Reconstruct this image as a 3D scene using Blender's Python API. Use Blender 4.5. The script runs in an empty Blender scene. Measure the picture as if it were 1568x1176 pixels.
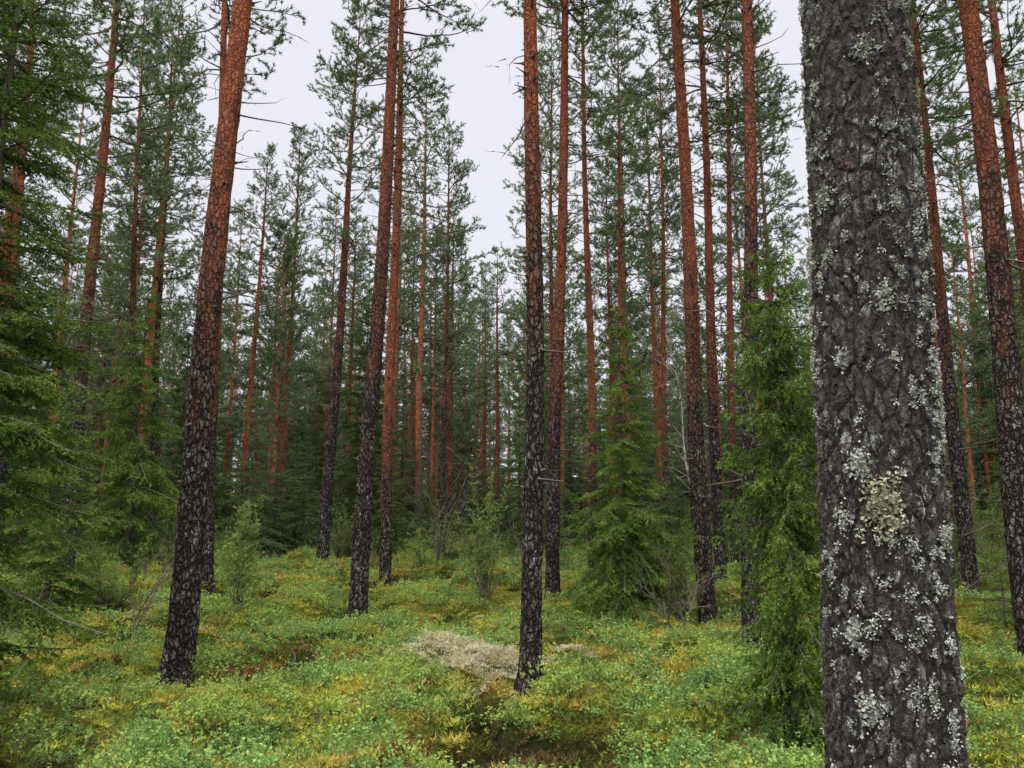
import bpy, math, random
import numpy as np
rng = np.random.default_rng(11)
random.seed(11)
scene = bpy.context.scene
R = math.radians

# ------------------------------------------------------------------ helpers
def lin(a, b, t): return a + (b - a) * t
def sstep(t):
    t = np.clip(t, 0, 1); return t * t * (3 - 2 * t)
def vnoise(x, y, seed=0):
    x = np.asarray(x, float); y = np.asarray(y, float)
    xi = np.floor(x); yi = np.floor(y); fx = x - xi; fy = y - yi
    def h(a, b):
        s = np.sin(a * 127.1 + b * 311.7 + seed * 74.7) * 43758.5453
        return s - np.floor(s)
    u = fx * fx * (3 - 2 * fx); v = fy * fy * (3 - 2 * fy)
    return (h(xi, yi) * (1 - u) + h(xi + 1, yi) * u) * (1 - v) + (h(xi, yi + 1) * (1 - u) + h(xi + 1, yi + 1) * u) * v
def lumps(x, y):
    a = vnoise(x * 1.45 + .5 * vnoise(x * 2, y * 2, 51), y * 1.5, 3); b = vnoise(x * 4.0, y * 4.2, 33)
    return .72 * a + .28 * b
def height(x, y):
    x = np.asarray(x, float); y = np.asarray(y, float)
    z = 0.42 * sstep((y - 10) / 9.0) + 0.004 * np.clip(y - 20, 0, 200)
    z = z + 0.25 * (vnoise(x * .33, y * .33, 1) - .5)
    hum = vnoise(x * 1.0 + 3 + .4 * vnoise(x, y, 12), y * 1.0, 2)
    z = z + 0.30 * (hum ** 1.4 - .38)
    z = z + 0.52 * (sstep((lumps(x, y) - .18) / .55) - .6) + 0.05 * (vnoise(x * 9, y * 9, 4) - .5)
    z = z + .16 * np.exp(-(((x + .5) / .6) ** 2 + ((y - 7.8) / .4) ** 2)) - .14 * np.exp(-(((x + 2.45) / .35) ** 2 + ((y - 8.0) / .35) ** 2))
    return z
def Hs(x, y): return float(height(x, y))

class MB:
    def __init__(s): s.V = []; s.F = []; s.n = 0
    def add(s, V, F, mat=0, attr=0.0):
        V = np.asarray(V, float).reshape(-1, 3); F = np.asarray(F, int)
        if len(V) == 0: return
        a = np.full(len(V), attr) if np.isscalar(attr) else np.asarray(attr, float)
        s.V.append((V, a)); s.F.append((F + s.n, mat)); s.n += len(V)
    def mesh(s, name, mats, smooth=True):
        me = bpy.data.meshes.new(name)
        V = np.concatenate([v for v, a in s.V]); A = np.concatenate([a for v, a in s.V])
        me.vertices.add(len(V)); me.vertices.foreach_set("co", V.astype(np.float32).ravel())
        loops = np.concatenate([f.ravel() for f, m in s.F])
        tot = np.concatenate([np.full(len(f), f.shape[1]) for f, m in s.F])
        mi = np.concatenate([np.full(len(f), m) for f, m in s.F])
        start = np.concatenate([[0], np.cumsum(tot)[:-1]])
        me.loops.add(len(loops)); me.loops.foreach_set("vertex_index", loops.astype(np.int32))
        me.polygons.add(len(tot)); me.polygons.foreach_set("loop_start", start.astype(np.int32))
        me.polygons.foreach_set("material_index", mi.astype(np.int32))
        me.polygons.foreach_set("use_smooth", np.full(len(tot), smooth))
        me.update(calc_edges=True)
        at = me.attributes.new("orange", 'FLOAT', 'POINT'); at.data.foreach_set("value", A.astype(np.float32))
        for m in mats: me.materials.append(m)
        return me

def norm(v): return v / (np.linalg.norm(v, axis=-1, keepdims=True) + 1e-9)
def segs(mb, P0, P1, r0, r1, mat, attr=0.0, k=3):
    P0 = np.asarray(P0); P1 = np.asarray(P1); n = len(P0)
    if n == 0: return
    r0 = np.asarray(r0).reshape(-1, 1); r1 = np.asarray(r1).reshape(-1, 1)
    D = norm(P1 - P0); ref = np.where(np.abs(D[:, 2:3]) > .9, np.array([[1., 0, 0]]), np.array([[0, 0, 1.]]))
    U = norm(np.cross(D, ref)); W = np.cross(D, U)
    V = np.zeros((n, 2 * k, 3))
    for i in range(k):
        a = 2 * math.pi * i / k; o = U * math.cos(a) + W * math.sin(a)
        V[:, i] = P0 + o * r0; V[:, k + i] = P1 + o * r1
    base = (np.arange(n) * 2 * k)[:, None]
    F = np.concatenate([base + np.array([[i, (i + 1) % k, k + (i + 1) % k, k + i]]) for i in range(k)])
    mb.add(V.reshape(-1, 3), F, mat, attr)
def blades(mb, C, D, L, W, mat, attr=0.0):
    n = len(C)
    if n == 0: return
    D = norm(D); S = norm(np.cross(D, rng.normal(size=(n, 3))))
    L = np.asarray(L).reshape(-1, 1) * np.ones((n, 1)); W = np.asarray(W).reshape(-1, 1) * np.ones((n, 1))
    V = np.stack([C - S * W * .5, C + S * W * .5, C + D * L], 1)
    mb.add(V.reshape(-1, 3), np.arange(n * 3).reshape(-1, 3), mat, attr)
def twigs(mb, S0, S1, A0, A1, mat, thr=.0052):
    S0 = np.array(S0); S1 = np.array(S1); A0 = np.array(A0); A1 = np.array(A1); b = A0 > thr
    segs(mb, S0[b], S1[b], A0[b], A1[b], mat)
    b = ~b; d = S1[b] - S0[b]; blades(mb, S0[b], d, np.linalg.norm(d, axis=1), A0[b] * 2.6, mat)
def leaves(mb, C, D, L, W, mat, quad=False):
    n = len(C); D = norm(D); S = norm(np.cross(D, rng.normal(size=(n, 3))))
    N = np.cross(D, S)
    L = np.asarray(L).reshape(-1, 1) * np.ones((n, 1)); W = np.asarray(W).reshape(-1, 1) * np.ones((n, 1))
    if quad:
        V = np.stack([C, C + D * L * .5 + S * W * .5 + N * W * .1, C + D * L, C + D * L * .5 - S * W * .5 + N * W * .1], 1)
        mb.add(V.reshape(-1, 3), np.arange(n * 4).reshape(-1, 4), mat); return
    V = np.stack([C, C + D * L * .3 + S * W * .5 + N * W * .12, C + D * L * .75 + S * W * .42 + N * W * .1, C + D * L,
                  C + D * L * .75 - S * W * .42 + N * W * .1, C + D * L * .3 - S * W * .5 + N * W * .12], 1)
    mb.add(V.reshape(-1, 3), np.arange(n * 6).reshape(-1, 6), mat)
def tube(mb, P, r, k, mat, attr):
    P = np.asarray(P, float); n = len(P); r = np.asarray(r, float)
    if r.ndim == 1: r = r[:, None] * np.ones((1, k))
    a = np.linspace(0, 2 * math.pi, k, endpoint=False)
    V = P[:, None, :] + np.stack([r * np.cos(a), r * np.sin(a), np.zeros((n, k))], -1)
    i = np.arange(n - 1)[:, None] * k; j = np.arange(k)[None]; j2 = (j + 1) % k
    F = np.stack([i + j, i + j2, i + k + j2, i + k + j], -1).reshape(-1, 4)
    mb.add(V.reshape(-1, 3), F, mat, np.repeat(attr, k))

def link(ob): scene.collection.objects.link(ob); return ob

# ------------------------------------------------------------------ materials
class NT:
    def __init__(s, name):
        s.m = bpy.data.materials.new(name); s.m.use_nodes = True
        s.t = s.m.node_tree; s.t.nodes.clear()
        s.out = s.t.nodes.new('ShaderNodeOutputMaterial')
    def n(s, typ, **kw):
        nd = s.t.nodes.new(typ)
        for k, v in kw.items():
            if k.startswith('_'): setattr(nd, k[1:], v)
            else: s.set(nd, k, v)
        return nd
    def set(s, nd, k, v):
        inp = nd.inputs[int(k[1:])] if k[0] == 'i' and k[1:].isdigit() else nd.inputs[k.replace('_', ' ')]
        if isinstance(v, bpy.types.NodeSocket): s.t.links.new(v, inp)
        else: inp.default_value = v
    def math(s, op, a, b=0.0, clamp=False):
        nd = s.n('ShaderNodeMath', _operation=op, i0=a, i1=b); nd.use_clamp = clamp; return nd.outputs[0]
    def mix(s, f, a, b):
        nd = s.t.nodes.new('ShaderNodeMixRGB'); s.set(nd, 'i0', f)
        s.set(nd, 'i1', a if not isinstance(a, tuple) else (*a, 1)); s.set(nd, 'i2', b if not isinstance(b, tuple) else (*b, 1))
        return nd.outputs[0]
    def noise(s, vec, scale, detail=3, rough=.55):
        nd = s.n('ShaderNodeTexNoise', Vector=vec, Scale=scale, Detail=detail, Roughness=rough); return nd.outputs['Fac']
    def ramp(s, f, a, b):
        nd = s.n('ShaderNodeMapRange', Value=f); nd.inputs[1].default_value = a; nd.inputs[2].default_value = b
        nd.interpolation_type = 'SMOOTHSTEP'; return nd.outputs[0]
    def scale(s, vec, sx, sy, sz):
        nd = s.n('ShaderNodeMapping', Vector=vec); nd.inputs['Scale'].default_value = (sx, sy, sz); return nd.outputs[0]

def bark_material(name, near=False):
    t = NT(name)
    co = t.n('ShaderNodeTexCoord').outputs['Object']
    att = t.n('ShaderNodeAttribute', _attribute_name='orange').outputs['Fac']
    rnd = t.n('ShaderNodeObjectInfo').outputs['Random']
    nd = t.n('ShaderNodeVectorMath', _operation='ADD'); t.set(nd, 'i0', co)
    cr = t.n('ShaderNodeCombineXYZ'); t.set(cr, 'X', t.math('MULTIPLY', rnd, 17.0)); t.set(cr, 'Z', t.math('MULTIPLY', rnd, 31.0)); t.set(nd, 'i1', cr.outputs[0])
    co = nd.outputs[0]
    def warp(vec, sc, amt):
        wn = t.n('ShaderNodeTexNoise', Vector=vec, Scale=sc, Detail=5.0 if near else 3.0, Roughness=.72)
        wm = t.n('ShaderNodeVectorMath', _operation='SCALE'); t.set(wm, 'i0', wn.outputs['Color']); wm.inputs['Scale'].default_value = amt
        wa = t.n('ShaderNodeVectorMath', _operation='ADD'); t.set(wa, 'i0', vec); t.set(wa, 'i1', wm.outputs[0]); return wa.outputs[0]
    wv = warp(t.scale(co, 1, 1, .6), 9.0, .06) if near else warp(co, 11.0, .085)
    st = t.scale(wv, 1, 1, .62 if near else .40)
    S = 34.0 if near else 24.0
    vo = t.n('ShaderNodeTexVoronoi', Vector=st, Scale=S, _feature='DISTANCE_TO_EDGE').outputs['Distance']
    voc = t.n('ShaderNodeTexVoronoi', Vector=st, Scale=S).outputs['Color']
    plate = t.ramp(vo, 0.01, .24)
    fine = t.noise(t.scale(co, 1, 1, .45), 75, 4 if near else 2, .72)
    mid = t.noise(t.scale(co, 1, 1, .4), 16, 5 if near else 3, .75)
    pl = plate
    if near:
        vo2 = t.n('ShaderNodeTexVoronoi', Vector=t.scale(warp(co, 30.0, .05), 1, 1, .6), Scale=S * 2.2, _feature='DISTANCE_TO_EDGE').outputs['Distance']
        pl = t.math('MULTIPLY', plate, t.math('ADD', .6, t.math('MULTIPLY', t.ramp(vo2, 0.0, .25), .4)))
    pl = t.math('MULTIPLY', pl, t.math('ADD', .35, t.math('MULTIPLY', t.ramp(mid, .30, .60), .65)))
    low = t.mix(pl, (.015, .012, .011), t.mix(t.ramp(fine, .35, .65), (.06, .049, .046), (.185, .16, .15)))
    sv = t.n('ShaderNodeSeparateColor', Color=voc).outputs[0]
    low = t.mix(t.math('MULTIPLY', sv, .4), low, (.045, .034, .031))
    up = t.mix(t.ramp(mid, .36, .62), (.50, .16, .07), (.29, .095, .058))
    up = t.mix(t.math('MULTIPLY', rnd, .6), up, (.26, .11, .088))
    up = t.mix(t.math('MULTIPLY', t.ramp(fine, .46, .66), .65), up, (.12, .053, .042))
    up = t.mix(t.math('MULTIPLY', t.math('SUBTRACT', 1.0, t.ramp(vo, 0, .10)), .5), up, (.08, .037, .029))
    f = t.math('ADD', att, t.math('MULTIPLY', t.math('SUBTRACT', t.noise(t.scale(co, 1, 1, .4), 7, 4, .75), .5), 2.2))
    f = t.ramp(f, .50, 1.6)
    col = t.mix(f, low, up)
    l1 = t.ramp(t.noise(t.scale(co, 1, 1, .7), 30 if near else 13, 6 if near else 4, .8), .535, .585)
    l2 = t.ramp(t.noise(co, 3.6, 2, .7), .42, .62)
    lm = t.math('MULTIPLY', t.math('MULTIPLY', l1, l2), t.math('SUBTRACT', 1.0, t.ramp(att, .4, 1.0)))
    lm = t.math('MULTIPLY', lm, t.ramp(pl, .02, .3))
    col = t.mix(t.math('MULTIPLY', lm, .9 if near else .75), col, t.mix(t.ramp(fine, .35, .65), (.20, .22, .19), (.60, .62, .55) if near else (.48, .50, .44)))
    bs = t.n('ShaderNodeBsdfPrincipled', Base_Color=col, Roughness=.85) if near else t.n('ShaderNodeBsdfDiffuse', Color=col)
    if near: bs.inputs['Specular IOR Level'].default_value = .3
    if near:
        h = t.math('ADD', t.math('MULTIPLY', pl, .85), t.math('MULTIPLY', fine, .5))
        h = t.math('ADD', h, t.math('MULTIPLY', lm, .15))
        h = t.math('ADD', h, t.math('MULTIPLY', sv, .3))
        d = t.n('ShaderNodeDisplacement', Height=h, Scale=.014, Midlevel=.7)
        t.t.links.new(d.outputs[0], t.out.inputs['Displacement']); t.m.displacement_method = 'BOTH'
    else:
        h = t.math('ADD', plate, t.math('MULTIPLY', mid, 1.2))
        b = t.n('ShaderNodeBump', Height=h, Strength=1.0, Distance=.022); t.set(bs, 'Normal', b.outputs[0])
    t.t.links.new(bs.outputs[0], t.out.inputs['Surface'])
    return t.m

def leaf_material(name, c1, c2, c3=None, trans=.25, nscale=1.2, tipscale=3.0, far=None):
    t = NT(name)
    co = t.n('ShaderNodeTexCoord').outputs['Object']
    oi = t.n('ShaderNodeObjectInfo')
    f = t.ramp(t.noise(co, tipscale, 1, .7), .3, .7)
    col = t.mix(f, c1, c2)
    if c3:
        g = t.ramp(t.noise(oi.outputs['Location'], nscale, 2, .6), .42, .62)
        g = t.math('ADD', t.math('MULTIPLY', g, .7), t.math('MULTIPLY', oi.outputs['Random'], .3))
        col = t.mix(g, col, c3)
    if far:   # distance haze painted into the needle colour of trees further back
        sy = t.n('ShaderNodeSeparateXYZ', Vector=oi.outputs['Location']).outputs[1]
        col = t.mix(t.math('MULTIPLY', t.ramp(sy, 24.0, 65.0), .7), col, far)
    hsv = t.n('ShaderNodeHueSaturation', Color=col, Value=t.math('ADD', .78, t.math('MULTIPLY', oi.outputs['Random'], .44)))
    col = hsv.outputs[0]
    bs = t.n('ShaderNodeBsdfDiffuse', Color=col)
    tr = t.n('ShaderNodeBsdfTranslucent', Color=col)
    mx = t.n('ShaderNodeMixShader', i0=trans); t.t.links.new(bs.outputs[0], mx.inputs[1]); t.t.links.new(tr.outputs[0], mx.inputs[2])
    t.t.links.new(mx.outputs[0], t.out.inputs['Surface'])
    return t.m

M_bark = bark_material("pine_bark"); M_bark_near = bark_material("pine_bark_near", True)
t = NT("distant_pine_bark"); _a = t.n('ShaderNodeAttribute', _attribute_name='orange').outputs['Fac']; _n = t.noise(t.n('ShaderNodeTexCoord').outputs['Object'], 9, 2, .7)
_c = t.mix(t.ramp(t.math('ADD', _a, t.math('MULTIPLY', _n, 1.2)), 1.1, 2.0), t.mix(_n, (.03, .025, .023), (.14, .12, .11)), t.mix(t.ramp(_n, .35, .65), (.42, .15, .075), (.20, .08, .06)))
_b = t.n('ShaderNodeBsdfDiffuse', Color=_c); t.t.links.new(_b.outputs[0], t.out.inputs[0]); M_bark_far = t.m
M_twig = NT("grey_twig"); _b = M_twig.n('ShaderNodeBsdfDiffuse', Color=M_twig.mix(M_twig.noise(M_twig.n('ShaderNodeTexCoord').outputs['Object'], 8, 1), (.06, .042, .034), (.17, .15, .13)))
M_twig.t.links.new(_b.outputs[0], M_twig.out.inputs[0]); M_twig = M_twig.m
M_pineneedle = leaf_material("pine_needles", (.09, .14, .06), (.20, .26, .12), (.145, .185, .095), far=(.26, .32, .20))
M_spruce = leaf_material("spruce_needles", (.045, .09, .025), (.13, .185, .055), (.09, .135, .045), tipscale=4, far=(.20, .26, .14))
M_spruce_near = leaf_material("young_spruce_needles", (.055, .105, .02), (.18, .27, .05), None, tipscale=5)
M_juniper = leaf_material("juniper_needles", (.12, .18, .045), (.28, .35, .10), None, tipscale=6)
M_leaf = leaf_material("bilberry_leaves", (.12, .22, .055), (.28, .44, .15), (.27, .35, .075), trans=.3, nscale=1.0, tipscale=14)
M_moss = leaf_material("feather_moss", (.19, .25, .035), (.40, .43, .065), (.37, .26, .06), trans=.2, nscale=1.3, tipscale=14)
M_mossshade = leaf_material("moss_painted_shade", (.035, .05, .012), (.09, .115, .025), (.10, .065, .03), trans=.1, nscale=1.6, tipscale=14)  # moss with the shade of the hollows put into its colour
M_reindeer = leaf_material("reindeer_lichen_tips", (.45, .45, .30), (.68, .64, .50), (.40, .36, .18), tipscale=20, nscale=4)
M_brown = leaf_material("dead_heather", (.10, .045, .025), (.22, .10, .05), None, tipscale=14)
M_lichen = leaf_material("bark_lichen", (.32, .35, .30), (.62, .64, .56), None, trans=.1, tipscale=40)
M_lichen2 = leaf_material("bark_lichen_yellow", (.36, .38, .24), (.62, .58, .44), None, trans=.1, tipscale=40)

# ground material
t = NT("forest_floor_moss")
geo = t.n('ShaderNodeNewGeometry').outputs['Position']
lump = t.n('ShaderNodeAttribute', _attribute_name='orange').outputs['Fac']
n1 = t.noise(geo, .9, 3, .6); n2 = t.noise(geo, 3.1, 4, .7); n3 = t.noise(geo, 38, 3, .7)
c = t.mix(t.ramp(n1, .38, .62), (.08, .12, .02), (.19, .21, .035))
c = t.mix(t.ramp(n2, .56, .68), c, (.22, .13, .035))
c = t.mix(t.math('MULTIPLY', t.ramp(n3, .62, .38), .7), c, (.022, .022, .010))
c = t.mix(t.math('MULTIPLY', t.ramp(t.math('ADD', lump, t.math('MULTIPLY', n2, .15)), .58, .44), .9), c, (.024, .019, .011))  # dark litter tone in hollows also paints in shade between hummocks
b = t.n('ShaderNodeBump', Height=t.math('ADD', n3, t.math('MULTIPLY', n2, .6)), Strength=1.0, Distance=.06)
bs = t.n('ShaderNodeBsdfDiffuse', Color=c, Normal=b.outputs[0])
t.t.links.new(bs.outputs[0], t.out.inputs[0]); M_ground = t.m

# ------------------------------------------------------------------ ground
def axis(lo, hi, step, far):
    c = np.arange(lo, hi + 1e-6, step); a = [hi]; s = step
    while a[-1] < far: s *= 1.18; a.append(a[-1] + s)
    bneg = [lo]; s = step
    while bneg[-1] > -far: s *= 1.18; bneg.append(bneg[-1] - s)
    return np.concatenate([np.array(bneg[:0:-1]), c, np.array(a[1:])])
gx = axis(-13, 13, .08, 400); gy = axis(0, 24, .08, 400)
X, Y = np.meshgrid(gx, gy); Z = height(X, Y)
mb = MB(); nx = len(gx); ny = len(gy)
ii, jj = np.meshgrid(np.arange(ny - 1), np.arange(nx - 1), indexing='ij'); q = ii * nx + jj
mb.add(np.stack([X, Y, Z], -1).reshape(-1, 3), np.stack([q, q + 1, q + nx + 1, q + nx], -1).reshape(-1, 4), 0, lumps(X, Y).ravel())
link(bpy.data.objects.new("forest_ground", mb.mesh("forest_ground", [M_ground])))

# ------------------------------------------------------------------ scatter by geometry nodes
def scatter(name, sources, P, rot, scl, idx):
    col = bpy.data.collections.new(name + "_kinds")
    for s in sources: col.objects.link(s)
    me = bpy.data.meshes.new(name); me.vertices.add(len(P)); me.vertices.foreach_set("co", np.asarray(P, np.float32).ravel())
    a = me.attributes.new("rot", 'FLOAT_VECTOR', 'POINT'); a.data.foreach_set("vector", np.asarray(rot, np.float32).ravel())
    a = me.attributes.new("scl", 'FLOAT_VECTOR', 'POINT'); a.data.foreach_set("vector", np.asarray(scl, np.float32).ravel())
    a = me.attributes.new("idx", 'INT', 'POINT'); a.data.foreach_set("value", np.asarray(idx, np.int32))
    ob = link(bpy.data.objects.new(name, me))
    g = bpy.data.node_groups.new(name + "_nodes", 'GeometryNodeTree')
    g.interface.new_socket("Geometry", in_out='INPUT', socket_type='NodeSocketGeometry')
    g.interface.new_socket("Geometry", in_out='OUTPUT', socket_type='NodeSocketGeometry')
    N = g.nodes; gi = N.new('NodeGroupInput'); go = N.new('NodeGroupOutput')
    ci = N.new('GeometryNodeCollectionInfo'); ci.inputs['Collection'].default_value = col
    ci.inputs['Separate Children'].default_value = True; ci.inputs['Reset Children'].default_value = True
    ip = N.new('GeometryNodeInstanceOnPoints'); ip.inputs['Pick Instance'].default_value = True
    def at(nm, ty):
        k = N.new('GeometryNodeInputNamedAttribute'); k.data_type = ty; k.inputs['Name'].default_value = nm; return k.outputs['Attribute']
    L = g.links
    L.new(gi.outputs[0], ip.inputs['Points']); L.new(ci.outputs[0], ip.inputs['Instance'])
    L.new(at("idx", 'INT'), ip.inputs['Instance Index']); L.new(at("scl", 'FLOAT_VECTOR'), ip.inputs['Scale'])
    e = N.new('FunctionNodeEulerToRotation'); L.new(at("rot", 'FLOAT_VECTOR'), e.inputs[0]); L.new(e.outputs[0], ip.inputs['Rotation'])
    L.new(ip.outputs[0], go.inputs[0])
    ob.modifiers.new("scatter", 'NODES').node_group = g
    return ob

# ------------------------------------------------------------------ pine
def trunk_part(mb, H, r0, trans, k=14, zmax=None, seed=0, step=.2, stubs=True):
    g = np.random.default_rng(seed)
    z = np.concatenate([[-.35, -.1, 0, .05, .12, .22, .35], np.arange(.55, H, step), [H]])
    rr = r0 * np.clip(1 - z / H, 0.01, 1) ** .78 * (1 + .38 * np.exp(-np.clip(z, 0, 9) / .13))
    rr[0] *= 1.15
    a = np.linspace(0, 2 * math.pi, k, endpoint=False)
    lob = 1 + .05 * np.sin(3 * a + seed) + .04 * np.sin(5 * a + 2 * seed)
    rad = rr[:, None] * (1 + (lob - 1)[None] * (1 + 2.5 * np.exp(-np.clip(z, 0, 9) / .15))[:, None]) * (1 + g.normal(size=(len(z), k)) * .03)
    w = .05 * np.sin(z * .55 + seed) * np.clip(z / 3, 0, 1) * np.clip((H - z) / H, 0, 1); w2 = .045 * np.sin(z * .4 + seed * 2.1) * np.clip(z / 3, 0, 1)* np.clip((H - z) / H, 0, 1)
    P = np.stack([w, w2, z], -1)
    tube(mb, P, rad, k, 0, np.clip(z, 0, None) / trans)
    if stubs:
        n = 46; zs = g.uniform(1.8, H * .6, n); an = g.uniform(0, 6.28, n); L = g.uniform(.03, .16, n) + (g.random(n) < .15) * g.uniform(.1, .5, n)
        rz = r0 * (1 - zs / H) ** .78
        d = np.stack([np.cos(an), np.sin(an), g.uniform(-.3, .5, n)], -1)
        c = np.stack([np.interp(zs, z, w), np.interp(zs, z, w2), zs], -1)
        p0 = c + d * (rz * .7)[:, None]; p1 = c + d * (rz + .025)[:, None]; p2 = c + d * (rz + L)[:, None]
        segs(mb, p0, p1, np.full(n, .028), np.full(n, .014), 1, 0, 6)
        segs(mb, p1, p2, np.full(n, .011), np.full(n, .004), 1, 0, 4)

def pine_crown(mb, H, zb, Rr, seed, dens=1.0, dead=24, nw=.017, nneedle=14, gap=(.30, .50), nlen=(.06, .1)):
    g = np.random.default_rng(seed)
    S0, S1, A0, A1 = [], [], [], []; TC, TD = [], []
    def branch(z, az, L, el, live):
        n = max(4, int(L / .16)); p = np.array([0, 0, z]); d = np.array([math.cos(az) * math.cos(el), math.sin(az) * math.cos(el), math.sin(el)])
        r = .006 + (.012 if live else .006) * L; st = L / n; side = 1
        for i in range(n):
            s = (i + 1) / n
            d = norm(d + g.normal(size=3) * (.15 if live else .2) + np.array([0, 0, (.12 if live else -.03) * (s - .25)]))
            q = p + d * st
            S0.append(p); S1.append(q); A0.append(r * (1 - .8 * (s - 1 / n))); A1.append(r * (1 - .8 * s))
            if s > .25 and (live or g.random() < .45):
                for kk in range(2 if live else 1):
                    if g.random() < (.9 if live else .7):
                        side = -side; up = np.array([0, 0, 1.])
                        sd = norm(np.cross(d, up)) * side
                        td = norm(d * .7 + sd * g.uniform(.5, 1.1) + up * g.uniform(-.2, .5) + g.normal(size=3) * .15)
                        tl = (.18 + .42 * L * (1 - s) * .7) * g.uniform(.6, 1.25)
                        m = max(2, int(tl / .1)); tp = q.copy()
                        for j in range(m):
                            td = norm(td + g.normal(size=3) * .18 + np.array([0, 0, .1 if live else -.05])); tq = tp + td * tl / m
                            S0.append(tp); S1.append(tq); A0.append(.0045); A1.append(.003)
                            if live and j >= (m // 3):
                                TC.append(tq); TD.append(td)
                                if g.random() < .6 * dens:
                                    e = norm(td + g.normal(size=3) * .6); e2 = tq + e * g.uniform(.05, .14)
                                    S0.append(tq); S1.append(e2); A0.append(.003); A1.append(.002); TC.append(e2); TD.append(e)
                            tp = tq
            p = q
        if live: TC.append(p); TD.append(d)
    z = zb
    while z < H - .15:
        u = (z - zb) / (H - zb)
        prof = min(1, .6 + 1.6 * u) * (1 - u) ** .62 + .13
        for k in range(g.integers(3, 6)):
            if g.random() < (.6 + .4 * min(1, u * 4)):
                branch(z + g.uniform(-.07, .07), g.uniform(0, 6.28), Rr * prof * g.uniform(.5, 1.25), lin(-.05, .85, u) + g.uniform(-.15, .15), True)
        z += g.uniform(*gap)
    for i in range(dead):
        zz = g.uniform(max(.8, zb - 4.2), zb + 1.0); branch(zz, g.uniform(0, 6.28), g.uniform(.3, 1.4), g.uniform(-.3, .25), False)
    twigs(mb, S0, S1, A0, A1, 1)
    TC = np.array(TC); TD = np.array(TD); n = len(TC)
    C = np.repeat(TC, nneedle, 0); D = np.repeat(TD, nneedle, 0)
    C = C - D * g.uniform(0, .07, (len(C), 1))
    D = D * g.uniform(.1, 1.0, (len(C), 1)) + norm(g.normal(size=D.shape)) * .75 + np.array([0, 0, .2])
    blades(mb, C, D, g.uniform(*nlen, len(C)), nw, 2)
    return n

crowns = []; CH = 17.0
CR = [(8.4, 1.6), (9.2, 1.5), (7.8, 1.8), (8.8, 1.6), (7.4, 1.65)]
for i, (zb, rr) in enumerate(CR):
    mb = MB(); pine_crown(mb, CH, zb, rr, 100 + i); crowns.append(mb.mesh("crown_%d" % i, [M_bark, M_twig, M_pineneedle], False))

def pine_tree(x, y, lean, dia, H, trans, cv, rotz=None, leany=0.0, k=22):
    e = link(bpy.data.objects.new("pine_tree", None)); e.empty_display_size = .3
    e.location = (x, y, Hs(x, y) - .03); e.rotation_euler = (leany, math.atan(lean), 0)
    sd = int(abs(x * 37 + y * 11))
    mb = MB(); trunk_part(mb, H, dia / 2 * .87, trans, k, seed=sd, step=.12)
    o = link(bpy.data.objects.new("trunk", mb.mesh("trunk", [M_bark, M_twig]))); o.parent = e
    c = link(bpy.data.objects.new("crown", crowns[cv])); c.parent = e; s = H / CH; c.scale = (s, s, s)
    c.rotation_euler = (0, 0, rotz if rotz is not None else random.uniform(0, 6.28))
    return e

# x, y, lean, diameter, height, bark-change height, crown kind
PINES = [
 (-3.23, 7.7, .026, .33, 18.5, 4.3, 0), (-5.46, 14, -.036, .28, 18, 4.2, 1), (-2.23, 11.4, .028, .31, 18.5, 5.6, 1),
 (-2.36, 14.5, .002, .27, 17.5, 2.8, 3), (-4.37, 18, .027, .33, 14.5, 6.2, 0), (.16, 7.0, .007, .215, 17.5, 4.8, 1),
 (.64, 12.5, .032, .27, 18, 4.0, 3), (1.68, 16, -.002, .23, 17, 2.8, 1), (2.84, 11.4, -.011, .32, 18.5, 4.6, 3),
 (3.74, 14, .01, .25, 17.5, 4.3, 0), (2.71, 9, .046, .24, 17.5, 5.6, 1), (7.62, 13, 0, .29, 18, 5.6, 2),
 (5.6, 8.5, .008, .36, 18.5, 6.0, 2), (8.6, 12.2, 0, .27, 18, 4.8, 4), (-8.6, 15, -.008, .34, 18.5, 6.4, 2),
 (-10, 20, -.05, .24, 17.5, 9, 4), (-10.3, 22, -.035, .26, 17.5, 8, 2), (-10.6, 16, -.05, .24, 17.5, 4.5, 2),
 (-7.8, 26, 0, .30, 15, 2.2, 0), (-8.4, 24, .01, .29, 13.5, 2.6, 3), (-1.78, 20, 0, .20, 12.9, 5, 2), (-.6, 30, 0, .27, 12, 2.0, 3),
 (2.9, 20, .012, .22, 16.5, 3, 0), (4.4, 22, .02, .23, 17, 3.0, 4), (4.85, 17, .035, .22, 16.5, 3.5, 1), (8.8, 25, 0, .28, 18, 4.5, 2),
 (-2.2, 27, 0, .27, 12.5, 2.0, 4), (1.05, 21, .01, .2, 16.5, 3.0, 4), (6.4, 19.5, .01, .24, 17, 3, 0), (10.8, 19, 0, .27, 18, 4.5, 2),
 (-13.2, 19, 0, .27, 17.5, 4.5, 0), (5.0, 26, 0, .25, 17.5, 2, 2), (-3.9, 29, 0, .27, 12.5, 1.8, 3), (-1.2, 33, 0, .26, 12.5, 1.8, 0),
 (-6.5, 30, 0, .27, 14, 2, 2), (3.7, 28, 0, .27, 16, 2, 1),
]
for p in PINES: pine_tree(*p)

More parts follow.
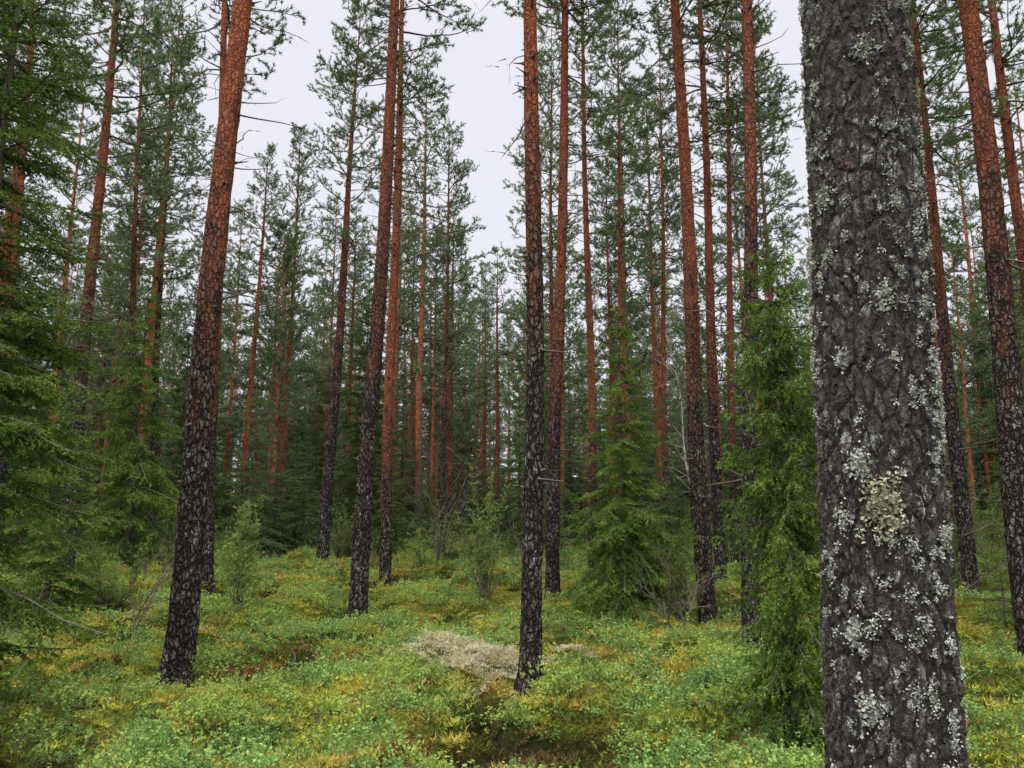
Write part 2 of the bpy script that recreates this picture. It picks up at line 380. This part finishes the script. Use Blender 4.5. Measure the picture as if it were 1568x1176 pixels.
# ---- near pine
NX, NY, NR = .912, 2.0, .153
gz0 = Hs(NX, NY)
e = link(bpy.data.objects.new("pine_tree", None)); e.location = (NX, NY, gz0); e.rotation_euler = (0, math.atan(.030), 0)
mb = MB(); k = 340
def nr(z): return NR * np.clip(1 - z / 19.0, .01, 1) ** .8 * (1.045 + .42 * np.exp(-np.clip(z, 0, 9) / .2))
z = np.arange(-.5, 4.6, .0045); a = np.linspace(0, 2 * math.pi, k, endpoint=False)
AA, ZZ = np.meshgrid(a, z)
rad = nr(ZZ) * (1 + .022 * np.sin(3 * AA + ZZ * .7) + .018 * np.sin(5 * AA - ZZ * 1.3) + .05 * (vnoise(np.cos(AA) * 2 + 9, ZZ * 2.2 + np.sin(AA) * 2, 5) - .5))
tube(mb, np.stack([z * 0, z * 0, z], -1), rad, k, 0, np.clip(z, 0, None) / 8.0)
me = mb.mesh("trunk_near", [M_bark_near]); o = link(bpy.data.objects.new("trunk", me)); o.parent = e
mb = MB(); z = np.arange(4.55, 18.5, .15); tube(mb, np.stack([z * 0, z * 0, z], -1), nr(z), 28, 0, z / 8.0)
o = link(bpy.data.objects.new("upper_trunk", mb.mesh("upper_trunk", [M_bark]))); o.parent = e
c = link(bpy.data.objects.new("crown", crowns[3])); c.parent = e; c.scale = (1.08,) * 3
mb = MB()
def lichen(mb, ang, zc, size, n, mat, fs):
    th = ang + rng.normal(size=n) * size / NR * .45; zz = zc + rng.normal(size=n) * size * .7
    r = nr(zz) + rng.uniform(.001, .010, n)
    P = np.stack([np.cos(th) * r, np.sin(th) * r, zz], -1)
    out = np.stack([np.cos(th), np.sin(th), th * 0], -1)
    D = norm(rng.normal(size=(n, 3)) + out * .3)
    leaves(mb, P, D, rng.uniform(.5, 1.3, n) * fs, rng.uniform(.6, 1.2, n) * fs * .9, mat)
for i in range(1900):
    zc = rng.uniform(.2, 4.2); an = rng.uniform(0, 6.28)
    if vnoise(an * 2.4, zc * 3.0, 8) * .6 + vnoise(an * 6, zc * 7.0, 9) * .4 < .44: continue
    sz = rng.uniform(.005, .011) * (2.0 if rng.random() < .26 else 1)
    lichen(mb, an, zc, sz, int(12 + sz * sz * 200000), 0, .0058)
face = math.atan2(-NY, -NX)
lichen(mb, face + .02, 1.63 - gz0, .045, 620, 1, .011); lichen(mb, face - .3, 1.73 - gz0, .028, 300, 0, .009)
lichen(mb, face - .75, 2.45 - gz0, .022, 200, 0, .009); lichen(mb, face - .5, 1.32 - gz0, .025, 200, 0, .009)
lichen(mb, face + .1, 2.85 - gz0, .03, 200, 0, .008); lichen(mb, face - .3, 1.15 - gz0, .035, 260, 0, .009)
lichen(mb, face + .2, 2.15 - gz0, .03, 220, 0, .008); lichen(mb, face - .5, 2.0 - gz0, .02, 160, 0, .008)
o = link(bpy.data.objects.new("lichen", mb.mesh("lichen", [M_lichen, M_lichen2], False))); o.parent = e

# ------------------------------------------------------------------ spruce
def spruce(mb, H, Rr, seed, whorl=.3, nb=6, per_m=60, nl=.022, nwid=.006, tw=.07, droop=.35, z0=.15, power=.8, sparse=1.0):
    g = np.random.default_rng(seed)
    S0, S1, A0, A1 = [], [], [], []; N0, N1 = [], []
    z = z0
    while z < H - .04:
        u = z / H
        for k in range(nb):
            if g.random() > sparse: continue
            L = (Rr * (1 - u) ** power + .05) * g.uniform(.55, 1.15) * (1 if u > .12 else .75); az = g.uniform(0, 6.28)
            el = lin(-.15, .7, u ** 1.5); n = max(3, int(L / .1)); st = L / n
            p = np.array([0, 0, z + g.uniform(-.1, .1) * whorl * 2]); d = np.array([math.cos(az) * math.cos(el), math.sin(az) * math.cos(el), math.sin(el)])
            side = 1
            for i in range(n):
                s = (i + 1) / n
                d = norm(d + np.array([0, 0, -droop * (1.0 - 1.6 * s) * 1.1 / n * 3]) + g.normal(size=3) * .07); q = p + d * st
                r = .004 + .007 * L * (1 - s)
                S0.append(p); S1.append(q); A0.append(r + .001); A1.append(r)
                if s > .15: N0.append(p); N1.append(q)
                m = max(1, int(st / tw * 2))
                for j in range(m):
                    side = -side; b = p + (q - p) * (j + g.random()) / m
                    sd = norm(np.cross(d, [0, 0, 1.])) * side
                    td = norm(d * .75 + sd * .85 + np.array([0, 0, g.uniform(-.55, .0) * droop * 2]) + g.normal(size=3) * .12)
                    tl = (.07 + .38 * L * (1 - s) * min(1, s * 3)) * g.uniform(.6, 1.2)
                    mid = b + td * tl * .5; td2 = norm(td + np.array([0, 0, -.5 * droop * 1.4])); end = mid + td2 * tl * .5
                    S0 += [b, mid]; S1 += [mid, end]; A0 += [.0025, .002]; A1 += [.002, .001]; N0 += [b, mid]; N1 += [mid, end]
                    if tl > .2:
                        for w in (.35, .6, .85):
                            for ss in (-1, 1):
                                c0 = b + (end - b) * w; cd = norm(td * .7 + np.cross(td, [0, 0, 1.]) * ss * .8 + np.array([0, 0, -.35 * droop * 2])); c1 = c0 + cd * tl * .3
                                S0.append(c0); S1.append(c1); A0.append(.002); A1.append(.001); N0.append(c0); N1.append(c1)
                p = q
        z += whorl * g.uniform(.8, 1.2)
    twigs(mb, S0, S1, A0, A1, 1)
    zz = np.linspace(-.2, H, 14); tube(mb, np.stack([zz * 0, zz * 0, zz], -1), (.012 + .009 * H) * np.clip(1 - zz / H, .03, 1), 8, 1, zz * 0)
    N0 = np.array(N0 + [[0, 0, H - .35 * min(1, H / 4)]]); N1 = np.array(N1 + [[0, 0, H]]); ln = np.linalg.norm(N1 - N0, axis=1)
    cnt = np.maximum(2, (ln * per_m).astype(int)); idx = np.repeat(np.arange(len(N0)), cnt)
    f = g.random((len(idx), 1)); C = N0[idx] * (1 - f) + N1[idx] * f; D = norm(N1 - N0)[idx]
    o = norm(g.normal(size=D.shape)); D = D * .75 + o * .8
    blades(mb, C, D, nl * g.uniform(.7, 1.3, len(C)), nwid, 2)
    return len(C)

def place_spruce(x, y, H, Rr, seed, mat, **kw):
    mb = MB(); spruce(mb, H, Rr, seed, **kw)
    o = link(bpy.data.objects.new("spruce_tree", mb.mesh("spruce_tree", [M_bark, M_twig, mat], False))); o.location = (x, y, Hs(x, y)); return o
place_spruce(1.83, 5.15, 3.5, .56, 1, M_spruce_near, whorl=.09, nb=7, per_m=170, nl=.024, nwid=.0095, tw=.04, droop=1.1, power=.4, z0=.1)
place_spruce(1.62, 11.2, 4.5, 1.25, 2, M_spruce_near, whorl=.16, nb=7, per_m=110, nl=.028, nwid=.014, tw=.06, droop=.5)
place_spruce(-4.2, 5.8, 8.0, 1.45, 3, M_spruce_near, whorl=.18, nb=7, per_m=110, nl=.028, nwid=.012, tw=.055, droop=.4, power=.6)
place_spruce(-8.2, 16.5, 7.0, 1.8, 4, M_spruce_near, whorl=.22, nb=7, per_m=65, nl=.036, nwid=.021, droop=.65)
place_spruce(-7.0, 11.8, 3.8, 1.3, 5, M_spruce_near, whorl=.2, nb=7, per_m=85, nl=.03, nwid=.015)
place_spruce(-4.1, 21, 8.5, 1.8, 6, M_spruce, whorl=.26, nb=7, per_m=50, nl=.04, nwid=.023)
place_spruce(3.0, 7.9, .75, .33, 7, M_spruce_near, whorl=.09, per_m=160, nl=.024, nwid=.008, tw=.05)
place_spruce(.62, 9.9, .5, .3, 8, M_spruce_near, whorl=.08, per_m=160, nl=.024, nwid=.008, tw=.05)
place_spruce(6.2, 9.9, 1.0, .5, 9, M_spruce_near, whorl=.11, per_m=120, nl=.024, nwid=.009, tw=.06)
place_spruce(8.3, 14.6, 3.0, 1.2, 10, M_spruce_near, whorl=.22, per_m=70, nl=.032, nwid=.014)
place_spruce(10.6, 15.5, 6.0, 1.6, 12, M_spruce_near, whorl=.25, per_m=55, nl=.035, nwid=.018)
place_spruce(3.6, 17.5, 4.0, 1.5, 13, M_spruce, whorl=.22, per_m=55, nl=.035, nwid=.02)
place_spruce(-11.2, 17.5, 6.5, 1.9, 14, M_spruce_near, whorl=.25, per_m=50, nl=.035, nwid=.020)
place_spruce(-6.6, 19.5, 4.8, 1.6, 15, M_spruce, whorl=.25, per_m=50, nl=.035, nwid=.022)
place_spruce(.2, 20.5, 4.8, 1.5, 16, M_spruce, whorl=.25, per_m=50, nl=.035, nwid=.022)
place_spruce(5.6, 19, 4.8, 1.6, 17, M_spruce, whorl=.25, per_m=50, nl=.035, nwid=.022)
place_spruce(2.3, 14.8, 2.6, 1.0, 18, M_spruce_near, whorl=.2, per_m=70, nl=.032, nwid=.016)

# juniper / saplings
def juniper_mb(H, W, seed, dens=1.0, stems=12, per=12, nwid=.010):
    g = np.random.default_rng(seed); S0, S1, A0, A1, N0, N1 = [], [], [], [], [], []
    for i in range(stems):
        az = g.uniform(0, 6.28); h = H * g.uniform(.3, 1.0) ** 1.2; sp = W * g.uniform(.1, 1) * (1.15 - .5 * h / H)
        n = max(4, int(h / .12)); p = np.array([g.normal() * .04, g.normal() * .04, -.05])
        tgt = np.array([math.cos(az) * sp, math.sin(az) * sp, h])
        for j in range(n):
            s = (j + 1) / n; q = np.array([tgt[0] * s ** .8, tgt[1] * s ** .8, h * s]) + g.normal(size=3) * .025
            S0.append(p); S1.append(q); A0.append(.009 * (1 - s) + .003); A1.append(.009 * (1 - s) + .002)
            if s > .25:
                for kx in range(int(6 * dens)):
                    d = norm(np.array([g.normal(), g.normal(), g.uniform(-.2, 1.2)])); tl = g.uniform(.06, .25) * (1.3 - s)
                    b = p + (q - p) * g.random(); e2 = b + d * tl; e3 = e2 + norm(d + [0, 0, .6]) * tl * .6
                    S0 += [b, e2]; S1 += [e2, e3]; A0 += [.003, .002]; A1 += [.002, .001]; N0 += [b, e2]; N1 += [e2, e3]
            p = q
    mb = MB(); twigs(mb, S0, S1, A0, A1, 0); N0 = np.array(N0); N1 = np.array(N1)
    idx = np.repeat(np.arange(len(N0)), per); f = g.random((len(idx), 1)); C = N0[idx] * (1 - f) + N1[idx] * f
    D = norm(N1 - N0)[idx] * .8 + norm(g.normal(size=(len(idx), 3))) * .8
    blades(mb, C, D, .026 * g.uniform(.7, 1.3, len(C)), nwid, 1)
    return mb
def juniper(x, y, H, W, seed, mat, dens=1.0, stems=12):
    o = link(bpy.data.objects.new("juniper_bush", juniper_mb(H, W, seed, dens, stems).mesh("juniper_bush", [M_twig, mat], False))); o.location = (x, y, Hs(x, y))
juniper(-4.05, 11.6, 1.7, .5, 21, M_juniper, 1.2)
juniper(-.45, 12.6, 2.2, .65, 22, M_juniper, .8, 18)
juniper(2.35, 10.9, 1.7, .6, 23, M_juniper, 1.2, 16)
juniper(-6.3, 12.4, 1.8, .8, 24, M_juniper, 1, 16)
juniper(-2.0, 17.5, 1.1, .9, 25, M_juniper, .8, 16)
juniper(.9, 15.5, 1.0, .7, 26, M_juniper, .8, 16)
juniper(-6.6, 9.4, 1.3, .6, 27, M_juniper, .8)
juniper(9.2, 14.0, 1.7, .8, 28, M_juniper, .8, 16)

# bare dead shrubs
def bare(name, x, y, H, W, n, seed, mat):
    g = np.random.default_rng(seed); S0, S1, A0, A1 = [], [], [], []
    def rec(p, d, L, r, lv):
        m = 4
        for i in range(m):
            d = norm(d + g.normal(size=3) * .16 + np.array([0, 0, .03])); q = p + d * L / m
            S0.append(p); S1.append(q); A0.append(r * (1 - i / m * .6)); A1.append(r * (1 - (i + 1) / m * .6))
            if lv < 3:
                for _ in range(2):
                    if g.random() < .85: rec(q, norm(d + norm(g.normal(size=3)) * .8), L * g.uniform(.3, .5), r * .5, lv + 1)
            p = q
    for i in range(n): rec(np.array([g.normal() * W * .1, g.normal() * W * .1, 0]), norm(np.array([g.normal() * W, g.normal() * W, 1.3])), H * g.uniform(.6, 1), .012, 1)
    mb = MB(); segs(mb, S0, S1, A0, A1, 0); o = link(bpy.data.objects.new(name, mb.mesh(name, [mat], False))); o.location = (x, y, Hs(x, y))
bare("bare_shrub", -1.6, 16.6, 2.4, .4, 6, 31, M_twig); bare("bare_shrub", .35, 13.5, 1.4, .5, 4, 32, M_twig)
bare("bare_shrub", -5.2, 10.8, 1.2, .5, 3, 33, M_twig); bare("bare_shrub", 2.0, 9.8, 1.0, .5, 4, 34, M_twig)
bare("bare_shrub", -6.0, 9.0, .9, .6, 4, 35, M_twig); bare("bare_shrub", 6.6, 12.0, 1.5, .5, 4, 36, M_twig)

# ------------------------------------------------------------------ distant forest
kinds = []
for i in range(4):
    mb = MB(); H = CH; trunk_part(mb, H, .13, 1.8 + .5 * i, 8, seed=i + 3, step=.6)
    zb, rr = [(6.6, 1.7), (7.8, 1.6), (5.8, 1.9), (7.2, 1.6)][i]
    pine_crown(mb, H, zb, rr, 300 + i, nw=.028, nneedle=7, dead=14, gap=(.42, .62), nlen=(.07, .12))
    kinds.append(bpy.data.objects.new("kind_%d_pine" % i, mb.mesh("kind_%d_pine" % i, [M_bark_far, M_twig, M_pineneedle], False)))
for i in range(2):     # younger pines, crown low down
    mb = MB(); H = 11; trunk_part(mb, H, .085, 2.0, 8, seed=i + 13, step=.6, stubs=False)
    pine_crown(mb, H, 2.2 + i, 1.8, 330 + i, nw=.028, nneedle=8, dead=6, gap=(.36, .54), nlen=(.07, .12))
    kinds.append(bpy.data.objects.new("kind_%d_young_pine" % (4 + i), mb.mesh("kind_%d_young_pine" % (4 + i), [M_bark_far, M_twig, M_pineneedle], False)))
for i in range(3):
    mb = MB(); spruce(mb, 9, 1.9, 400 + i, whorl=.38, nb=6, per_m=18, nl=.075, nwid=.048, tw=.13, droop=.5)
    kinds.append(bpy.data.objects.new("kind_%d_spruce" % (6 + i), mb.mesh("kind_%d_spruce" % (6 + i), [M_bark_far, M_twig, M_spruce], False)))
for i in range(2):
    kinds.append(bpy.data.objects.new("kind_9%d_bush" % i, juniper_mb(1.5, .9, 500 + i, .6, 16, 8, .013).mesh("bush_kind", [M_twig, M_juniper], False)))
pts, rot, scl, idx = [], [], [], []
def ok(x, y, H):
    t_ = x / max(y, .1); r_ = (H - 1.2) / max(y, .1)
    if -.095 < t_ < .025 and r_ > .37 and y > 0: return False
    if -.38 < t_ < -.18 and r_ > .44 and y > 0: return False
    return True
def addp(x, y, s, i, fat=1.0, dz=0.0):
    pts.append((x, y, Hs(x, y) + dz)); scl.append((s * fat, s * fat, s)); rot.append((rng.normal() * .012, rng.normal() * .012, rng.uniform(0, 6.28))); idx.append(i)
for i in range(230):
    y = 20 + 45 * rng.random() ** .8; x = rng.uniform(-1, 1) * (.82 * y + 3)
    H = rng.uniform(14, 18.5)
    if y < 25 and abs(x) < .72 * y and rng.random() < .7: continue
    if any((x - q[0]) ** 2 + (y - q[1]) ** 2 < 5 for q in pts): continue
    if not ok(x, y, H): continue
    addp(x, y, H / CH, int(rng.integers(0, 4)))
for i in range(260):
    y = 24 + 42 * rng.random() ** .9; x = rng.uniform(-1, 1) * (.8 * y + 3); s = rng.uniform(.6, 1.2)
    if not ok(x, y, 11 * s): continue
    addp(x, y, s, 4 + int(rng.integers(0, 2)))
for i in range(40):   # flanks and behind the viewer
    if i < 26: y = rng.uniform(4, 18); x = (1 if i % 2 else -1) * rng.uniform(.95 * y + 4, .95 * y + 16)
    else: y = rng.uniform(-25, -8); x = rng.uniform(-22, 22)
    addp(x, y, rng.uniform(15, 19) / CH, int(rng.integers(0, 4)))
for i in range(540):
    y = 24 + 50 * rng.random() ** .85; x = rng.uniform(-1, 1) * (.8 * y + 3); s = rng.uniform(.3, .9)
    if y > 36: s = rng.uniform(.6, 1.25)
    if not ok(x, y, 9 * s): continue
    if -.13 < x / y < -.02 and y < 28: continue
    addp(x, y, s, 6 + int(rng.integers(0, 3)), rng.uniform(.9, 1.3), -.05)
for i in range(60):
    y = 19.5 + 6 * rng.random(); x = rng.uniform(-1, 1) * (.8 * y + 2); addp(x, y, rng.uniform(.16, .42), 6 + int(rng.integers(0, 3)), 1.4, -.03)
for i in range(130):
    y = 17 + 13 * rng.random(); x = rng.uniform(-1, 1) * (.8 * y + 2)
    if -.16 < x / y < -.03 and y < 19: continue
    addp(x, y, rng.uniform(.35, 1.2), 9 + int(rng.integers(0, 2)), rng.uniform(.9, 1.4))
scatter("distant_forest", kinds, pts, rot, scl, idx)

# ------------------------------------------------------------------ forest floor plants
def sprig(i, kind):
    g = np.random.default_rng(600 + i); mb = MB()
    if kind == 'berry':
        n = 24; b = np.stack([g.normal(size=n) * .08, g.normal(size=n) * .08, np.full(n, -.03)], -1)
        tip = b + np.stack([g.normal(size=n) * .04, g.normal(size=n) * .04, g.uniform(.07, .17, n)], -1)
        blades(mb, b, tip - b, np.linalg.norm(tip - b, axis=1), .004, 0)
        m = 9; f = g.uniform(.4, 1.03, (n * m, 1)); C = np.repeat(b, m, 0) * (1 - f) + np.repeat(tip, m, 0) * f
        D = np.stack([g.normal(size=n * m), g.normal(size=n * m), g.uniform(-.1, 1.0, n * m)], -1)
        leaves(mb, C, D, g.uniform(.017, .030, n * m), g.uniform(.013, .020, n * m), 1, True); mats = [M_twig, M_leaf]
    else:
        n = 150; C = np.stack([g.normal(size=n) * .075, g.normal(size=n) * .075, g.uniform(-.015, .015, n)], -1)
        D = np.stack([g.normal(size=n), g.normal(size=n), g.uniform(.4, 1.6, n)], -1)
        blades(mb, C, D, g.uniform(.025, .055, n), g.uniform(.008, .014, n), 0); mats = [{'moss': M_moss, 'dark': M_mossshade, 'rein': M_reindeer, 'brown': M_brown}[kind]]
    nm = "%s_kind_%d" % (kind, i); return bpy.data.objects.new(nm, mb.mesh(nm, mats, False))
def field(n, ylo, yhi, spread, power=1.0):
    y = ylo + (yhi - ylo) * rng.random(n) ** power; x = rng.uniform(-1, 1, n) * (y * .78 + spread); return x, y
def put(name, kinds, x, y, smin, smax, flat=.25, dz=0.0):
    n = len(x); z = height(x, y) + dz; s = rng.uniform(smin, smax, n) * (1 + np.clip(y - 8, 0, 20) * .035)
    scatter(name, kinds, np.stack([x, y, z], -1), np.stack([rng.normal(size=n) * flat, rng.normal(size=n) * flat, rng.uniform(0, 6.28, n)], -1),
            np.stack([s, s, s * rng.uniform(.7, 1.25, n)], -1), rng.integers(0, len(kinds), n))
def blob(x, y, cx, cy, rx, ry):
    return np.exp(-(((x - cx) / rx) ** 2 + ((y - cy) / ry) ** 2)) + .55 * (vnoise(x * 5, y * 5, 71) - .5) * (np.hypot((x - cx) / rx, (y - cy) / ry) < 2)
x, y = field(17000, 2.6, 26, 2.5, 1.25)
patch = vnoise(x * .8, y * .8, 21) * .5 + vnoise(x * 2.3, y * 2.3, 22) * .5
lp = lumps(x, y)
keep = (patch + rng.normal(size=len(x)) * .05 > .44) & (lp > .45) & (blob(x, y, -.5, 7.6, .5, .45) < .35) & (blob(x, y, -2.45, 8.0, .33, .33) < .35)
put("bilberry_shrubs", [sprig(i, 'berry') for i in range(5)], x[keep], y[keep], .5, 1.25)
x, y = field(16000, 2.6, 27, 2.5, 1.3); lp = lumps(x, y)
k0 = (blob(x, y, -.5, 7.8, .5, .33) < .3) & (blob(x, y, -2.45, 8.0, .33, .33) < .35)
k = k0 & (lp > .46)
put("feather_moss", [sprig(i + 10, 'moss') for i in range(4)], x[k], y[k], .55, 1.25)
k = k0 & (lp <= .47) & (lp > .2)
put("moss_painted_shade", [sprig(i + 40, 'dark') for i in range(3)], x[k], y[k], .6, 1.2)  # darkened moss clumps paint shade into the hummock hollows
x, y = field(22000, 3, 20, 1.5, 1.2); k = (blob(x, y, -.5, 7.6, .5, .38) > .42) | ((vnoise(x * .9, y * .9, 81) * .5 + vnoise(x * 4, y * 4, 82) * .5 > .82))
xa = -.5 + rng.normal(size=300) * .33; ya = 7.65 + rng.normal(size=300) * .2
put("reindeer_lichen", [sprig(i + 20, 'rein') for i in range(3)], np.concatenate([x[k], xa]), np.concatenate([y[k], ya]), .35, .8, dz=.035)
n = 130; xa = -2.45 + rng.normal(size=n) * .2; ya = 8.0 + rng.normal(size=n) * .2; x2, y2 = field(2000, 3, 20, 1); kk = vnoise(x2 * 1.5, y2 * 1.5, 44) > .84
put("dead_heather", [sprig(i + 30, 'brown') for i in range(3)], np.concatenate([xa, x2[kk]]), np.concatenate([ya, y2[kk]]), .5, 1.1)

# fallen twigs
S0, S1, A0, A1 = [], [], [], []
for i in range(220):
    y = 3 + 18 * rng.random(); x = rng.uniform(-.8, .8) * y; p = np.array([x, y, Hs(x, y) + .03]); an = rng.uniform(0, 6.28); L = rng.uniform(.1, .7); m = 4
    for j in range(m):
        an += rng.normal() * .25; q = p + np.array([math.cos(an), math.sin(an), 0]) * L / m; q[2] = Hs(q[0], q[1]) + .03 + rng.random() * .04
        S0.append(p); S1.append(q); A0.append(.006); A1.append(.005); p = q
mb = MB(); segs(mb, S0, S1, A0, A1, 0, 0, 5); link(bpy.data.objects.new("fallen_twigs", mb.mesh("fallen_twigs", [M_twig], False)))

# rotten stump
mb = MB(); k = 24; a = np.linspace(0, 6.283, k, endpoint=False); zz = np.array([-.1, 0, .06, .12, .17, .2, .19, .12]); rr = np.array([.42, .36, .30, .26, .22, .17, .10, .02])
rad = rr[:, None] * (1 + .25 * vnoise(np.cos(a) * 2.5 + 5, np.sin(a) * 2.5, 3)[None] + rng.normal(size=(8, k)) * .05)
tube(mb, np.stack([zz * 0, zz * 0, zz], -1), rad, k, 0, zz * 0)
n = 700; an = rng.uniform(0, 6.28, n); r_ = rng.uniform(.05, .36, n); C = np.stack([np.cos(an) * r_, np.sin(an) * r_, .24 - .5 * r_], -1); blades(mb, C, rng.normal(size=(n, 3)) + [0, 0, .6], .06, .02, 0)
o = link(bpy.data.objects.new("rotten_stump", mb.mesh("rotten_stump", [M_brown], False))); o.location = (-4.8, 15.6, Hs(-4.8, 15.6) + .06)

# thin pale birch
mb = MB(); tt = NT("birch_bark"); _b = tt.n('ShaderNodeBsdfPrincipled', Base_Color=tt.mix(tt.ramp(tt.noise(tt.n('ShaderNodeTexCoord').outputs['Object'], 9), .5, .6), (.45, .40, .34), (.12, .09, .08)), Roughness=.7); tt.t.links.new(_b.outputs[0], tt.out.inputs[0])
zz = np.linspace(-.1, 5.2, 30); tube(mb, np.stack([-.12 * zz + .05 * np.sin(zz * 2), .03 * np.sin(zz * 3), zz], -1), .035 * (1 - zz / 5.6), 10, 0, zz * 0)
g = np.random.default_rng(77); zb_ = g.uniform(1.5, 5, 30); p0 = np.stack([-.12 * zb_ + .05 * np.sin(zb_ * 2), .03 * np.sin(zb_ * 3), zb_], -1); dd = norm(g.normal(size=(30, 3)) + [0, 0, .9]); p1 = p0 + dd * g.uniform(.15, .6, (30, 1)); p2 = p1 + norm(dd + g.normal(size=(30, 3)) * .4) * .25
segs(mb, p0, p1, np.full(30, .006), np.full(30, .004), 0); segs(mb, p1, p2, np.full(30, .004), np.full(30, .002), 0)
o = link(bpy.data.objects.new("birch_sapling", mb.mesh("birch_sapling", [tt.m]))); o.location = (3.95, 15.8, Hs(3.95, 15.8))

# ------------------------------------------------------------------ sky and light
w = bpy.data.worlds.new("World"); scene.world = w; w.use_nodes = True; nt = w.node_tree; nt.nodes.clear()
out = nt.nodes.new('ShaderNodeOutputWorld'); bg = nt.nodes.new('ShaderNodeBackground'); sky = nt.nodes.new('ShaderNodeTexSky')
sky.sky_type = 'NISHITA'; sky.sun_disc = False; sky.sun_elevation = R(52); sky.sun_rotation = R(200); sky.dust_density = 3; sky.air_density = 1.0
tc = nt.nodes.new('ShaderNodeTexCoord'); sx = nt.nodes.new('ShaderNodeSeparateXYZ'); nt.links.new(tc.outputs['Generated'], sx.inputs[0])
mr = nt.nodes.new('ShaderNodeMapRange'); mr.interpolation_type = 'SMOOTHSTEP'; mr.inputs[1].default_value = .58; mr.inputs[2].default_value = .95; nt.links.new(sx.outputs['Z'], mr.inputs[0])
cl = nt.nodes.new('ShaderNodeMixRGB'); cl.inputs[1].default_value = (9.2, 9.2, 10.0, 1); cl.inputs[2].default_value = (74, 73, 72, 1); nt.links.new(mr.outputs[0], cl.inputs[0])
mx = nt.nodes.new('ShaderNodeMixRGB'); mx.inputs[0].default_value = .9
nt.links.new(sky.outputs[0], mx.inputs[1]); nt.links.new(cl.outputs[0], mx.inputs[2]); nt.links.new(mx.outputs[0], bg.inputs[0]); bg.inputs[1].default_value = .1
nt.links.new(bg.outputs[0], out.inputs[0])
sl = bpy.data.lights.new("sun", 'SUN'); sl.energy = 1.5; sl.angle = R(40); sl.color = (1, .97, .92)
so = link(bpy.data.objects.new("sun", sl)); so.rotation_euler = (R(38), 0, R(-20))
scene.view_settings.view_transform = 'Standard'; scene.view_settings.look = 'None'; scene.view_settings.exposure = 0

cam = bpy.data.cameras.new("camera"); cam.sensor_width = 36; cam.lens = 26.68; cam.clip_end = 2000; cam.clip_start = .05
co = link(bpy.data.objects.new("camera", cam)); co.location = (0, 0, 1.6); co.rotation_euler = (R(100), 0, 0); scene.camera = co
